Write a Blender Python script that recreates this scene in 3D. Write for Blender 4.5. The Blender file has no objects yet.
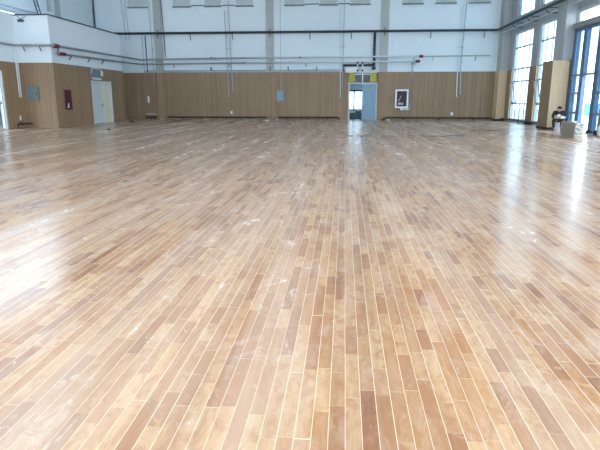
import bpy, bmesh, math, random
from mathutils import Vector, Matrix
random.seed(7)
SC = bpy.context.scene
C = SC.collection

# ---------------------------------------------------------------- camera
p = math.atan(126.5 / 540.0)
th = math.atan(45.0 * math.cos(p) / 540.0)
cam_d = bpy.data.cameras.new('camera'); cam = bpy.data.objects.new('camera', cam_d); C.objects.link(cam)
cam_d.sensor_width = 36.0; cam_d.lens = 36.0 * 540.0 / 600.0
cam_d.clip_start = 0.05; cam_d.clip_end = 500
cam.location = (0, 0, 1.4)
cam.rotation_euler = (math.pi / 2 - p, 0, th)
SC.camera = cam

# ---------------------------------------------------------------- world and exposure
w = bpy.data.worlds.new('overcast_sky'); SC.world = w; w.use_nodes = True
bg = w.node_tree.nodes['Background']
bg.inputs[0].default_value = (0.77, 0.895, 1.0, 1); bg.inputs[1].default_value = 8.9
vs = SC.view_settings
vs.view_transform = 'Standard'; vs.look = 'None'; vs.gamma = 1.0; vs.use_curve_mapping = False
vs.exposure = 0.2

def portal(x, y, z, sx, sy, rot):
    l = bpy.data.lights.new('daylight_portal', 'AREA'); l.shape = 'RECTANGLE'; l.size = sx; l.size_y = sy
    l.cycles.is_portal = True
    o = bpy.data.objects.new('daylight_portal', l); C.objects.link(o); o.location = (x, y, z); o.rotation_euler = rot

# ---------------------------------------------------------------- materials
M = {}
def newmat(name):
    m = bpy.data.materials.new(name); m.use_nodes = True
    nt = m.node_tree; b = nt.nodes['Principled BSDF']
    return m, nt, b
def node(nt, t, **k):
    n = nt.nodes.new(t)
    for a, v in k.items(): setattr(n, a, v)
    return n
def link(nt, a, b): nt.links.new(a, b)
def math_n(nt, op, a, b=None, c=None):
    n = nt.nodes.new('ShaderNodeMath'); n.operation = op
    for i, v in enumerate((a, b, c)):
        if v is None: continue
        if isinstance(v, (int, float)): n.inputs[i].default_value = v
        else: nt.links.new(v, n.inputs[i])
    return n.outputs[0]
def mixc(nt, fac, a, b, mode='MIX'):
    n = nt.nodes.new('ShaderNodeMix'); n.data_type = 'RGBA'; n.blend_type = mode
    for i, v in ((0, fac), (6, a), (7, b)):
        if isinstance(v, (int, float)): n.inputs[i].default_value = v
        elif isinstance(v, tuple): n.inputs[i].default_value = (*v, 1) if len(v) == 3 else v
        else: nt.links.new(v, n.inputs[i])
    return n.outputs[2]
def noise(nt, vec, scale, detail=3, rough=0.5, dist=0.0):
    n = nt.nodes.new('ShaderNodeTexNoise'); n.inputs['Scale'].default_value = scale
    n.inputs['Detail'].default_value = detail; n.inputs['Roughness'].default_value = rough
    n.inputs['Distortion'].default_value = dist
    if vec is not None: nt.links.new(vec, n.inputs['Vector'])
    return n.outputs[0]
def ramp(nt, fac, stops, interp='LINEAR'):
    n = nt.nodes.new('ShaderNodeValToRGB'); cr = n.color_ramp; cr.interpolation = interp
    while len(cr.elements) < len(stops): cr.elements.new(0.5)
    for e, (pos, col) in zip(cr.elements, stops):
        e.position = pos; e.color = (*col, 1)
    nt.links.new(fac, n.inputs[0]); return n.outputs[0]
def position(nt):
    return nt.nodes.new('ShaderNodeNewGeometry').outputs['Position']
def scaled(nt, vec, s, off=(0, 0, 0)):
    n = nt.nodes.new('ShaderNodeMapping'); n.inputs['Scale'].default_value = s; n.inputs['Location'].default_value = off
    nt.links.new(vec, n.inputs['Vector']); return n.outputs[0]

def simple(name, col, rough=0.5, metal=0.0, var=0.08, scale=6.0, bump=0.0):
    m, nt, b = newmat(name)
    tc = node(nt, 'ShaderNodeTexCoord').outputs['Object']
    f = noise(nt, tc, scale, 4, 0.6)
    d = tuple(max(0, c * (1 - var)) for c in col); l = tuple(min(1, c * (1 + var)) for c in col)
    link(nt, ramp(nt, f, [(0.3, d), (0.7, l)]), b.inputs['Base Color'])
    b.inputs['Roughness'].default_value = rough; b.inputs['Metallic'].default_value = metal
    if bump:
        bn = node(nt, 'ShaderNodeBump'); bn.inputs['Strength'].default_value = bump; bn.inputs['Distance'].default_value = 0.01
        link(nt, f, bn.inputs['Height']); link(nt, bn.outputs[0], b.inputs['Normal'])
    M[name] = m; return m

def wood_panel(name, dark, light, groove):
    m, nt, b = newmat(name)
    pos = position(nt)
    sep = node(nt, 'ShaderNodeSeparateXYZ'); link(nt, pos, sep.inputs[0])
    s = math_n(nt, 'ADD', sep.outputs[0], sep.outputs[1])
    u = math_n(nt, 'DIVIDE', s, 0.128)
    fl = math_n(nt, 'FLOOR', u); fr = math_n(nt, 'FRACT', u)
    wn = node(nt, 'ShaderNodeTexWhiteNoise', noise_dimensions='1D'); link(nt, fl, wn.inputs['W'])
    comb = node(nt, 'ShaderNodeCombineXYZ'); link(nt, s, comb.inputs[0]); link(nt, sep.outputs[2], comb.inputs[1]); link(nt, wn.outputs[0], comb.inputs[2])
    grain = noise(nt, scaled(nt, comb.outputs[0], (22, 0.7, 9)), 1.0, 4, 0.65)
    blot = noise(nt, scaled(nt, comb.outputs[0], (0.5, 0.35, 0)), 1.0, 3, 0.6)
    f = math_n(nt, 'ADD', math_n(nt, 'MULTIPLY', grain, 0.6), math_n(nt, 'MULTIPLY', wn.outputs[0], 0.13))
    f = math_n(nt, 'ADD', f, math_n(nt, 'MULTIPLY', blot, 0.25))
    col = ramp(nt, f, [(0.3, dark), (0.8, light)])
    g = math_n(nt, 'LESS_THAN', fr, 0.09)
    col = mixc(nt, math_n(nt, 'MULTIPLY', g, 0.65), col, groove)
    link(nt, col, b.inputs['Base Color']); b.inputs['Roughness'].default_value = 0.5
    M[name] = m
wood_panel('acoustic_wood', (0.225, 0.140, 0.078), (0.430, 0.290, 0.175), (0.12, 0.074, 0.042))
wood_panel('lit_wood', (0.62, 0.45, 0.27), (0.82, 0.65, 0.43), (0.42, 0.29, 0.17))  # same wood as the panelling, window light put into its colour

def painted_wall(name, a, b_, stain):
    m, nt, b = newmat(name)
    pos = position(nt)
    f = noise(nt, pos, 0.35, 5, 0.6)
    col = ramp(nt, f, [(0.3, a), (0.7, b_)])
    st = noise(nt, scaled(nt, pos, (1.3, 1.3, 0.25)), 1.0, 5, 0.65)
    stf = ramp(nt, st, [(0.58, (0, 0, 0)), (0.8, (1, 1, 1))])
    col = mixc(nt, math_n(nt, 'MULTIPLY', stf, 0.35), col, stain)
    link(nt, col, b.inputs['Base Color']); b.inputs['Roughness'].default_value = 0.75
    bn = node(nt, 'ShaderNodeBump'); bn.inputs['Strength'].default_value = 0.1; bn.inputs['Distance'].default_value = 0.01
    link(nt, noise(nt, pos, 30, 3), bn.inputs['Height']); link(nt, bn.outputs[0], b.inputs['Normal'])
    M[name] = m
painted_wall('white_paint', (0.74, 0.83, 0.89), (0.80, 0.88, 0.93), (0.64, 0.71, 0.76))
painted_wall('grey_paint', (0.37, 0.40, 0.42), (0.46, 0.49, 0.51), (0.32, 0.34, 0.35))
painted_wall('beam_grey', (0.26, 0.28, 0.30), (0.33, 0.35, 0.37), (0.2, 0.2, 0.2))
painted_wall('raw_concrete', (0.40, 0.42, 0.41), (0.50, 0.52, 0.50), (0.34, 0.30, 0.24))
painted_wall('ceiling_white', (0.66, 0.69, 0.72), (0.72, 0.75, 0.78), (0.6, 0.62, 0.64))

def floor_mat():
    m, nt, b = newmat('maple_strip_floor')
    pos = position(nt)
    sep = node(nt, 'ShaderNodeSeparateXYZ'); link(nt, pos, sep.inputs[0])
    X, Y = sep.outputs[0], sep.outputs[1]
    W = 0.0725
    u = math_n(nt, 'DIVIDE', math_n(nt, 'ADD', X, 50 * W - 0.027), W)
    row = math_n(nt, 'FLOOR', u); fu = math_n(nt, 'FRACT', u)
    wr = node(nt, 'ShaderNodeTexWhiteNoise', noise_dimensions='1D'); link(nt, row, wr.inputs['W'])
    wc = node(nt, 'ShaderNodeSeparateColor'); link(nt, wr.outputs['Color'], wc.inputs[0])
    L = math_n(nt, 'MULTIPLY_ADD', wc.outputs[0], 0.30, 0.34)
    v = math_n(nt, 'ADD', math_n(nt, 'DIVIDE', math_n(nt, 'ADD', Y, 40.0), L), math_n(nt, 'MULTIPLY', wc.outputs[1], 17.0))
    # vary plank lengths within a row
    wob = math_n(nt, 'MULTIPLY', math_n(nt, 'SINE', math_n(nt, 'MULTIPLY_ADD', v, 2.1, math_n(nt, 'MULTIPLY', row, 1.7))), 0.3)
    v = math_n(nt, 'ADD', v, wob)
    pid = math_n(nt, 'FLOOR', v); fv = math_n(nt, 'FRACT', v)
    cid = node(nt, 'ShaderNodeCombineXYZ'); link(nt, row, cid.inputs[0]); link(nt, pid, cid.inputs[1])
    wp = node(nt, 'ShaderNodeTexWhiteNoise', noise_dimensions='2D'); link(nt, cid.outputs[0], wp.inputs['Vector'])
    pc = node(nt, 'ShaderNodeSeparateColor'); link(nt, wp.outputs['Color'], pc.inputs[0])
    r1, r2 = pc.outputs[0], pc.outputs[1]
    base = ramp(nt, r1, [(0.0, (0.485, 0.305, 0.160)), (0.26, (0.440, 0.260, 0.130)), (0.50, (0.392, 0.216, 0.103)),
                         (0.76, (0.335, 0.168, 0.077)), (0.92, (0.285, 0.130, 0.057)), (1.0, (0.225, 0.096, 0.042))])
    # grain, drawn out along each plank
    gv = node(nt, 'ShaderNodeCombineXYZ')
    link(nt, math_n(nt, 'MULTIPLY', X, 38.0), gv.inputs[0]); link(nt, math_n(nt, 'MULTIPLY', Y, 3.2), gv.inputs[1])
    link(nt, math_n(nt, 'MULTIPLY', r2, 60.0), gv.inputs[2])
    gr = noise(nt, gv.outputs[0], 1.0, 5, 0.65, 0.8)
    base = mixc(nt, 1.0, base, ramp(nt, gr, [(0.25, (0.82, 0.79, 0.76)), (0.6, (1.02, 1.02, 1.02)), (0.85, (1.10, 1.10, 1.09))]), 'MULTIPLY')
    gv2 = node(nt, 'ShaderNodeCombineXYZ')
    link(nt, math_n(nt, 'MULTIPLY', X, 14.0), gv2.inputs[0]); link(nt, math_n(nt, 'MULTIPLY', Y, 6.0), gv2.inputs[1])
    link(nt, math_n(nt, 'MULTIPLY', r2, 33.0), gv2.inputs[2])
    bl = noise(nt, gv2.outputs[0], 1.0, 4, 0.6, 1.2)
    base = mixc(nt, ramp(nt, bl, [(0.46, (0, 0, 0)), (0.68, (0.85, 0.85, 0.85))]), base, (0.325, 0.148, 0.064))
    base = mixc(nt, ramp(nt, bl, [(0.22, (0.7, 0.7, 0.7)), (0.40, (0, 0, 0))]), base, (0.50, 0.325, 0.185))
    # rows worn a little lighter or darker over long stretches
    lg = noise(nt, scaled(nt, pos, (2.4, 0.05, 1)), 1.0, 4, 0.7)
    base = mixc(nt, 1.0, base, ramp(nt, lg, [(0.35, (0.80, 0.77, 0.75)), (0.65, (1.14, 1.14, 1.14))]), 'MULTIPLY')
    # white sanding dust: broad film, scuffs and spots
    d1 = noise(nt, scaled(nt, pos, (1.0, 0.55, 1)), 0.9, 6, 0.62, 0.6)
    film = ramp(nt, d1, [(0.42, (0, 0, 0)), (0.72, (1, 1, 1))])
    d2 = noise(nt, scaled(nt, pos, (5.0, 2.2, 1)), 1.0, 7, 0.72, 0.7)
    scuff = ramp(nt, d2, [(0.52, (0, 0, 0)), (0.68, (1, 1, 1))])
    d3 = noise(nt, scaled(nt, pos, (9.0, 7.0, 1)), 1.0, 5, 0.7, 0.9)
    spots = ramp(nt, d3, [(0.63, (0, 0, 0)), (0.71, (1, 1, 1))])
    # pale swept streaks running with the boards
    d4 = noise(nt, scaled(nt, pos, (1.7, 0.10, 1)), 1.0, 4, 0.6, 0.4)
    streak = ramp(nt, d4, [(0.45, (0, 0, 0)), (0.70, (1, 1, 1))])
    dust = math_n(nt, 'ADD', math_n(nt, 'MULTIPLY', film, 0.16), math_n(nt, 'MULTIPLY', scuff, 0.26))
    dust = math_n(nt, 'ADD', dust, math_n(nt, 'MULTIPLY', spots, 0.32))
    dust = math_n(nt, 'ADD', dust, math_n(nt, 'MULTIPLY', streak, 0.38))
    # colour lightened towards the end wall, standing in for pale sheen on the dust
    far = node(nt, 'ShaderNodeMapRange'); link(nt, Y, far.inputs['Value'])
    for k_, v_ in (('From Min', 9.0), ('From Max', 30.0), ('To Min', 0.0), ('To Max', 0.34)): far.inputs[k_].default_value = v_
    dust = math_n(nt, 'ADD', dust, far.outputs[0])  # painted sheen joins the real dust from here
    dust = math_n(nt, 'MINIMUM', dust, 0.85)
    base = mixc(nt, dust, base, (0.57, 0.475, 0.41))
    # filler lines between rows, thin joints at plank ends
    du = math_n(nt, 'MINIMUM', fu, math_n(nt, 'SUBTRACT', 1.0, fu))
    seam = math_n(nt, 'LESS_THAN', du, 0.019)
    some = math_n(nt, 'MULTIPLY_ADD', wc.outputs[2], 0.35, 0.6)
    dv = math_n(nt, 'MULTIPLY', math_n(nt, 'MINIMUM', fv, math_n(nt, 'SUBTRACT', 1.0, fv)), L)
    joint = math_n(nt, 'MULTIPLY', math_n(nt, 'LESS_THAN', dv, 0.0016), math_n(nt, 'GREATER_THAN', r2, 0.5))
    base = mixc(nt, math_n(nt, 'MULTIPLY', joint, 0.7), base, (0.70, 0.58, 0.44))
    base = mixc(nt, math_n(nt, 'MULTIPLY', seam, some), base, (0.76, 0.65, 0.51))
    link(nt, base, b.inputs['Base Color'])
    rr = math_n(nt, 'MULTIPLY_ADD', dust, 0.20, 0.155)
    rr = math_n(nt, 'MULTIPLY_ADD', gr, 0.05, rr)
    link(nt, rr, b.inputs['Roughness'])
    b.inputs['IOR'].default_value = 1.5
    bn = node(nt, 'ShaderNodeBump'); bn.inputs['Strength'].default_value = 0.05; bn.inputs['Distance'].default_value = 0.002
    link(nt, noise(nt, scaled(nt, pos, (14, 5, 1)), 1.0, 3), bn.inputs['Height']); link(nt, bn.outputs[0], b.inputs['Normal'])
    M['floor'] = m
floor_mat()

def glass_mat(name, tint, refl=0.08):
    m, nt, b = newmat(name); nt.nodes.remove(b)
    out = [n for n in nt.nodes if n.type == 'OUTPUT_MATERIAL'][0]
    tr = node(nt, 'ShaderNodeBsdfTransparent'); gl = node(nt, 'ShaderNodeBsdfGlossy'); gl.inputs['Roughness'].default_value = 0.03
    f = noise(nt, position(nt), 1.5, 2)
    link(nt, ramp(nt, f, [(0.3, tuple(c * 0.94 for c in tint)), (0.7, tint)]), tr.inputs[0])
    mx = node(nt, 'ShaderNodeMixShader'); mx.inputs[0].default_value = refl
    link(nt, tr.outputs[0], mx.inputs[1]); link(nt, gl.outputs[0], mx.inputs[2]); link(nt, mx.outputs[0], out.inputs[0])
    M[name] = m
glass_mat('clear_glass', (0.97, 0.99, 1.0))
glass_mat('smoky_glass', (0.25, 0.29, 0.31))
glass_mat('hazy_glass', (0.80, 0.82, 0.84))
glass_mat('dusty_glass', (0.58, 0.66, 0.70))

simple('black_pipe', (0.030, 0.045, 0.060), 0.5, 0.0, 0.2)
simple('grey_steel', (0.33, 0.36, 0.39), 0.4, 0.5, 0.12)
simple('pale_steel', (0.66, 0.74, 0.78), 0.4, 0.3, 0.08)
simple('conduit_grey', (0.40, 0.45, 0.50), 0.45, 0.3, 0.1)
simple('dark_steel', (0.07, 0.085, 0.10), 0.5, 0.3, 0.15)
simple('maroon', (0.07, 0.008, 0.016), 0.4, 0, 0.15)
simple('red_paint', (0.20, 0.012, 0.03), 0.4, 0, 0.15)
simple('white_plastic', (0.80, 0.83, 0.85), 0.35, 0, 0.04)
simple('box_grey', (0.16, 0.21, 0.22), 0.5, 0, 0.12)
simple('header_grey', (0.11, 0.12, 0.12), 0.6, 0, 0.15)
simple('box_blue_grey', (0.25, 0.35, 0.42), 0.5, 0, 0.12)
simple('door_blue_grey', (0.22, 0.37, 0.48), 0.45, 0, 0.10, 3)
simple('door_pale', (0.60, 0.66, 0.68), 0.5, 0, 0.05)
simple('door_warm_lit', (0.72, 0.70, 0.58), 0.5, 0, 0.08)  # cream stands in for warm light on the leaf
simple('vent_grey', (0.60, 0.66, 0.68), 0.6, 0.1, 0.10)
simple('window_white', (0.62, 0.68, 0.72), 0.5, 0, 0.05)
simple('mullion_grey', (0.22, 0.27, 0.31), 0.5, 0, 0.1)
simple('blue_frame', (0.075, 0.15, 0.26), 0.4, 0.1, 0.15)
simple('yellow_foam', (0.50, 0.46, 0.08), 0.8, 0, 0.2)
simple('black_skirting', (0.020, 0.017, 0.016), 0.6, 0, 0.2)
simple('brass_strip', (0.13, 0.10, 0.08), 0.5, 0.3, 0.2)
simple('pack_card', (0.34, 0.30, 0.24), 0.8, 0, 0.12, 9, 0.1)
simple('pack_board', (0.50, 0.47, 0.41), 0.7, 0, 0.12, 14, 0.1)
simple('plank_end', (0.66, 0.66, 0.62), 0.7, 0, 0.15, 20)
simple('skin', (0.50, 0.30, 0.22), 0.5, 0, 0.06)
simple('hair', (0.018, 0.014, 0.013), 0.6, 0, 0.3, 40)
simple('shirt_black', (0.014, 0.016, 0.022), 0.85, 0, 0.25, 18, 0.2)
simple('print_white', (0.75, 0.78, 0.82), 0.8, 0, 0.06)
simple('trousers_dark', (0.020, 0.022, 0.030), 0.85, 0, 0.25, 18, 0.2)
simple('shoe_black', (0.012, 0.012, 0.013), 0.5, 0, 0.2)
simple('bucket_white', (0.80, 0.82, 0.84), 0.35, 0, 0.03)
simple('white_bag', (0.72, 0.74, 0.74), 0.6, 0, 0.08, 12, 0.3)
simple('rust', (0.24, 0.20, 0.145), 0.85, 0, 0.3)
simple('asphalt', (0.42, 0.43, 0.44), 0.9, 0, 0.12, 1.2)
simple('hoarding_blue', (0.03, 0.42, 0.72), 0.6, 0, 0.1)
simple('dark_rubbish', (0.035, 0.028, 0.024), 0.9, 0, 0.4)
simple('screen_dark', (0.032, 0.006, 0.012), 0.5, 0, 0.3)

# ---------------------------------------------------------------- mesh helpers
def BM(): return bmesh.new()
def box(bm, x0, x1, y0, y1, z0, z1):
    if x1 < x0: x0, x1 = x1, x0
    if y1 < y0: y0, y1 = y1, y0
    v = [bm.verts.new(c) for c in ((x0,y0,z0),(x1,y0,z0),(x1,y1,z0),(x0,y1,z0),(x0,y0,z1),(x1,y0,z1),(x1,y1,z1),(x0,y1,z1))]
    for f in ((0,3,2,1),(4,5,6,7),(0,1,5,4),(1,2,6,5),(2,3,7,6),(3,0,4,7)): bm.faces.new([v[i] for i in f])
def tube(bm, pts, r, n=10, caps=True):
    pts = [Vector(q) for q in pts]; rings = []
    for i, q in enumerate(pts):
        a = (pts[i] - pts[i-1]).normalized() if i else None
        b = (pts[i+1] - pts[i]).normalized() if i < len(pts)-1 else None
        d = (a + b).normalized() if (a and b) else (a or b)
        k = 1.0
        if a and b:
            c = max(0.35, math.cos(a.angle(b) / 2)); k = 1.0 / c
        up = Vector((0,0,1)) if abs(d.z) < 0.9 else Vector((1,0,0))
        s = d.cross(up).normalized(); t = s.cross(d).normalized()
        bend = ((b - a).normalized() if (a and b and (b - a).length > 1e-4) else None)
        ring = []
        for j in range(n):
            o = s * math.cos(2*math.pi*j/n) * r + t * math.sin(2*math.pi*j/n) * r
            if bend: o = o + bend * (o.dot(bend)) * (k - 1)
            ring.append(bm.verts.new(q + o))
        rings.append(ring)
    for A, B in zip(rings, rings[1:]):
        for j in range(n): bm.faces.new((A[j], A[(j+1)%n], B[(j+1)%n], B[j]))
    if caps: bm.faces.new(list(reversed(rings[0]))); bm.faces.new(rings[-1])
def lathe(bm, prof, n=20, c=(0,0,0)):
    rings = []
    for r, z in prof: rings.append([bm.verts.new((c[0]+r*math.cos(2*math.pi*j/n), c[1]+r*math.sin(2*math.pi*j/n), c[2]+z)) for j in range(n)])
    for A, B in zip(rings, rings[1:]):
        for j in range(n): bm.faces.new((A[j], A[(j+1)%n], B[(j+1)%n], B[j]))
    bm.faces.new(list(reversed(rings[0]))); bm.faces.new(rings[-1])
def ball(bm, c, rx, ry, rz, n=12):
    r = bmesh.ops.create_uvsphere(bm, u_segments=n, v_segments=n//2+2, radius=1)
    for v in r['verts']: v.co = Vector((c[0]+v.co.x*rx, c[1]+v.co.y*ry, c[2]+v.co.z*rz))
def obj(name, bm, m, parent=None, bevel=0, smooth=False, loc=None):
    """mesh built in world coordinates; origin moved to loc (or the base centre)"""
    bmesh.ops.recalc_face_normals(bm, faces=bm.faces)
    me = bpy.data.meshes.new(name)
    if loc is None:
        xs = [v.co for v in bm.verts]
        loc = Vector(((min(v.x for v in xs)+max(v.x for v in xs))/2, (min(v.y for v in xs)+max(v.y for v in xs))/2, min(v.z for v in xs)))
    loc = Vector(loc)
    for v in bm.verts: v.co -= loc
    bm.to_mesh(me); bm.free()
    me.materials.append(M[m] if isinstance(m, str) else m)
    if smooth:
        for q in me.polygons: q.use_smooth = True
    o = bpy.data.objects.new(name, me); C.objects.link(o)
    o.location = loc
    if parent:
        o.parent = parent; base = WORLD_LOC[parent.name]; o.location = loc - base
    WORLD_LOC[o.name] = loc
    if bevel:
        b = o.modifiers.new('bevel', 'BEVEL'); b.width = bevel; b.segments = 2; b.limit_method = 'ANGLE'
    return o
WORLD_LOC = {}
def tag(o, label, cat, group=None, kind=None):
    if label: o['label'] = label
    if cat: o['category'] = cat
    if group: o['group'] = group
    if kind: o['kind'] = kind
    return o
def thing(name, label, cat, loc=(0,0,0), group=None, kind=None):
    o = bpy.data.objects.new(name, None); C.objects.link(o); o.location = loc; o.empty_display_size = 0.2
    WORLD_LOC[o.name] = Vector(loc)
    return tag(o, label, cat, group, kind)
def bxobj(name, dims, m, parent=None, bevel=0):
    bm = BM(); box(bm, *dims); return obj(name, bm, m, parent, bevel)
def holed(bm, axis, a0, a1, z0, z1, t0, t1, holes):
    """wall slab along 'x' or 'y' with rectangular holes (a0,a1,z0,z1)"""
    A = sorted({a0, a1, *[h[0] for h in holes], *[h[1] for h in holes]}); Zs = sorted({z0, z1, *[h[2] for h in holes], *[h[3] for h in holes]})
    A = [q for q in A if a0 <= q <= a1]; Zs = [q for q in Zs if z0 <= q <= z1]
    for i in range(len(A)-1):
        run = None
        for j in range(len(Zs)-1):
            ca, cz = (A[i]+A[i+1])/2, (Zs[j]+Zs[j+1])/2
            solid = not any(h[0] < ca < h[1] and h[2] < cz < h[3] for h in holes)
            if solid and run is None: run = Zs[j]
            if (not solid or j == len(Zs)-2) and run is not None:
                top = Zs[j+1] if solid else Zs[j]
                if axis == 'x': box(bm, A[i], A[i+1], t0, t1, run, top)
                else: box(bm, t0, t1, A[i], A[i+1], run, top)
                run = None
def struct(name, bm, m, label, cat='wall', parent=None):
    o = obj(name, bm, m, parent, loc=(0,0,0) if not parent else None)
    if not parent: tag(o, label, cat, kind='structure')
    return o

# ================================================================ STRUCTURE
YF = 37.2; Y0 = -9.0; XR = 10.2; XL = -15.55; XLU = -16.9; ZC = 10.6
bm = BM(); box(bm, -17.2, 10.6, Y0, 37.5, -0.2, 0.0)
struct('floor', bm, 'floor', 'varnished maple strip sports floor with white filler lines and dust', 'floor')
bm = BM(); box(bm, -60, 70, -50, 90, -0.5, -0.25)
struct('ground', bm, 'asphalt', 'pale paved yard outside the windows', 'ground')

# ceiling; large skylights added unseen for light, small one read from its reflection
sky = [(-12.2, -9.6, -6.0, 7.0), (-4.3, -1.7, -6.0, 7.0), (4.2, 6.8, -6.0, 7.0), (5.3, 5.8, 27.0, 31.0)]
bm = BM()
Ys = sorted({Y0, 37.5, *[s[2] for s in sky], *[s[3] for s in sky]}); Xs = sorted({-17.2, 10.6, *[s[0] for s in sky], *[s[1] for s in sky]})
for i in range(len(Xs)-1):
    for j in range(len(Ys)-1):
        cx, cy = (Xs[i]+Xs[i+1])/2, (Ys[j]+Ys[j+1])/2
        if not any(s[0] < cx < s[1] and s[2] < cy < s[3] for s in sky): box(bm, Xs[i], Xs[i+1], Ys[j], Ys[j+1], ZC, ZC+0.3)
struct('ceiling', bm, 'ceiling_white', 'plain pale roof slab high above the hall', 'ceiling')
for s in sky: portal((s[0]+s[1])/2, (s[2]+s[3])/2, ZC+0.31, s[1]-s[0], s[3]-s[2], (0, 0, 0))

# far wall
bm = BM(); holed(bm, 'x', -17.2, 10.6, 0, ZC, YF, YF+0.3, [(0.20, 2.13, 0, 2.42)])
struct('wall_back', bm, 'white_paint', 'bluish white plastered end wall above the wood panelling')
bm = BM(); holed(bm, 'x', -17.0, 10.0, 0.0, 3.1, YF-0.06, YF, [(-12.82, -12.2, 0, 3.1), (-5.2, -4.6, 0, 3.1), (0.12, 2.21, 0, 3.1)])
struct('trim_1', bm, 'acoustic_wood', 'brown grooved wood panelling along the foot of the far end wall', 'wood panelling')
# end wall columns
cols = [(-12.78, -12.28, -12.82, -12.2, 'leftmost of the end wall columns, beside the annex'), (-5.25, -4.75, -5.2, -4.6, 'end wall column right of the blue-grey meter box or middle of the wall'), (2.23, 2.73, 2.25, 2.8, 'end wall column right of the blue-grey doorway')]
# upper corner pipe, left
labs = ['beige concrete column on the end wall, leftmost, clad in wood below', 'beige concrete column in the middle of the end wall, clad in wood below', 'beige concrete column above the right side of the doorway']
for k, c in enumerate(cols):
    r = thing('trim_%d' % (k+2), labs[k], 'column', ((c[0]+c[1])/2, YF, 0), kind='structure')
    bxobj('shaft', (c[0], c[1], YF-0.12, YF+0.02, 3.1, ZC), 'raw_concrete', r)
    bxobj('cladding', (c[2], c[3], YF-0.15 if k < 2 else YF-0.075, YF, 0, 3.1), 'acoustic_wood', r)
    bm = BM(); box(bm, (c[0]+c[1])/2-0.05, (c[0]+c[1])/2+0.05, YF-0.125, YF-0.12, 5.35, 5.85)
    obj('rust_stain', bm, 'rust', r)

# corner column, right
r = thing('trim_5', 'corner column at right end of the far wall with wood cladding coloured as window-lit', 'column', (10.0, 36.4, 0), kind='structure')
bxobj('shaft', (9.72, 10.25, 36.3, YF+0.02, 3.1, ZC), 'raw_concrete', r)
bxobj('cladding', (9.66, 10.25, 36.24, YF, 0.12, 3.1), 'lit_wood', r)
bxobj('skirting', (9.64, 10.27, 36.22, YF, 0.0, 0.12), 'black_skirting', r)

# right wall: openings
WINA = (32.05, 35.4); WINB = (27.7, 31.0); BLUE = (22.35, 26.25)
upper = [(32.3, 35.3, 6.1, 7.9), (28.6, 31.4, 6.1, 7.9)]
near_tall = [(-1.5, 2.5), (4.0, 8.0), (10.0, 14.0), (16.0, 20.5)]  # unseen near windows, added to let in daylight
holes = [(WINA[0], WINA[1], 0.12, 5.25), (WINB[0], WINB[1], 0.12, 5.25), (BLUE[0], BLUE[1], 0.0, 4.4), (20.9, 26.3, 4.62, 5.2)] + upper + [(24.0, 29.5, 8.4, 10.2), (30.5, 36.0, 8.4, 10.2)]
holes += [(a, b, 0.12, 5.25) for a, b in near_tall] + [(a, b, 6.1, 7.9) for a, b in near_tall]
bm = BM(); holed(bm, 'y', Y0, YF, 0, ZC, XR, XR+0.25, holes)
struct('wall_right', bm, 'grey_paint', 'grey painted window wall on the right side of the hall')
for h in holes: portal(XR+0.3, (h[0]+h[1])/2, (h[2]+h[3])/2, h[3]-h[2], h[1]-h[0], (0, math.pi/2, 0))
# wood clad piers between the tall windows, reveals coloured as if lit
r = thing('trim_6', 'narrow wood clad pier between the two tall white-lit windows', 'pier', (XR, 31.5, 0), kind='structure')
bxobj('cladding', (XR-0.04, XR+0.2, 31.0, 32.05, 0.12, 3.1), 'acoustic_wood', r)
bxobj('skirting', (XR-0.06, XR+0.2, 30.98, 32.07, 0.0, 0.12), 'black_skirting', r)
bxobj('reveal', (XR-0.03, XR+0.2, 30.97, 31.0, 0.12, 3.1), 'lit_wood', r)
r = thing('trim_7', 'wood strip, reveal coloured as window-lit, between corner column and first tall window', 'pier', (XR, 35.6, 0), kind='structure')
bxobj('cladding', (XR-0.04, XR+0.2, 35.42, 36.24, 0.12, 3.1), 'acoustic_wood', r)
bxobj('reveal', (XR-0.03, XR+0.2, 35.39, 35.42, 0.12, 3.1), 'lit_wood', r)
# large pilaster
r = thing('trim_8', 'broad pilaster with wood cladding coloured as window-lit behind the seated person', 'pilaster', (9.7, 26.9, 0), kind='structure')
bm = BM(); box(bm, 9.75, XR+0.02, 26.36, 27.5, 3.1, ZC); obj('shaft', bm, 'grey_paint', r)
bxobj('cladding', (9.36, 10.1, 26.3, 27.6, 0.10, 3.08), 'lit_wood', r)
bxobj('side_cladding', (9.345, 9.36, 26.3, 27.6, 0.10, 3.08), 'acoustic_wood', r)  # plain wood on this side; the lit tone is painted on the front
bxobj('skirting', (9.32, 10.12, 26.26, 27.64, 0.0, 0.10), 'black_skirting', r)
# near pilaster, cut by the right edge of the photo
r = thing('trim_9', 'brown wood clad pilaster at the right edge beyond the blue door', 'pilaster', (10.0, 21.8, 0), kind='structure')
bm = BM(); box(bm, 9.95, XR+0.02, 21.2, 22.3, 3.1, ZC); obj('shaft', bm, 'grey_paint', r)
bxobj('cladding', (9.87, XR+0.02, 21.15, 22.35, 0.16, 3.1), 'acoustic_wood', r)
bxobj('skirting', (9.82, XR+0.02, 21.1, 22.5, 0.0, 0.16), 'black_skirting', r)
# header beam over blue frame
bm = BM(); box(bm, 10.05, XR, 21.2, 26.3, 4.40, 4.62); struct('trim_10', bm, 'beam_grey', 'grey concrete beam between blue glazed door and strip window', 'beam')

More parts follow.
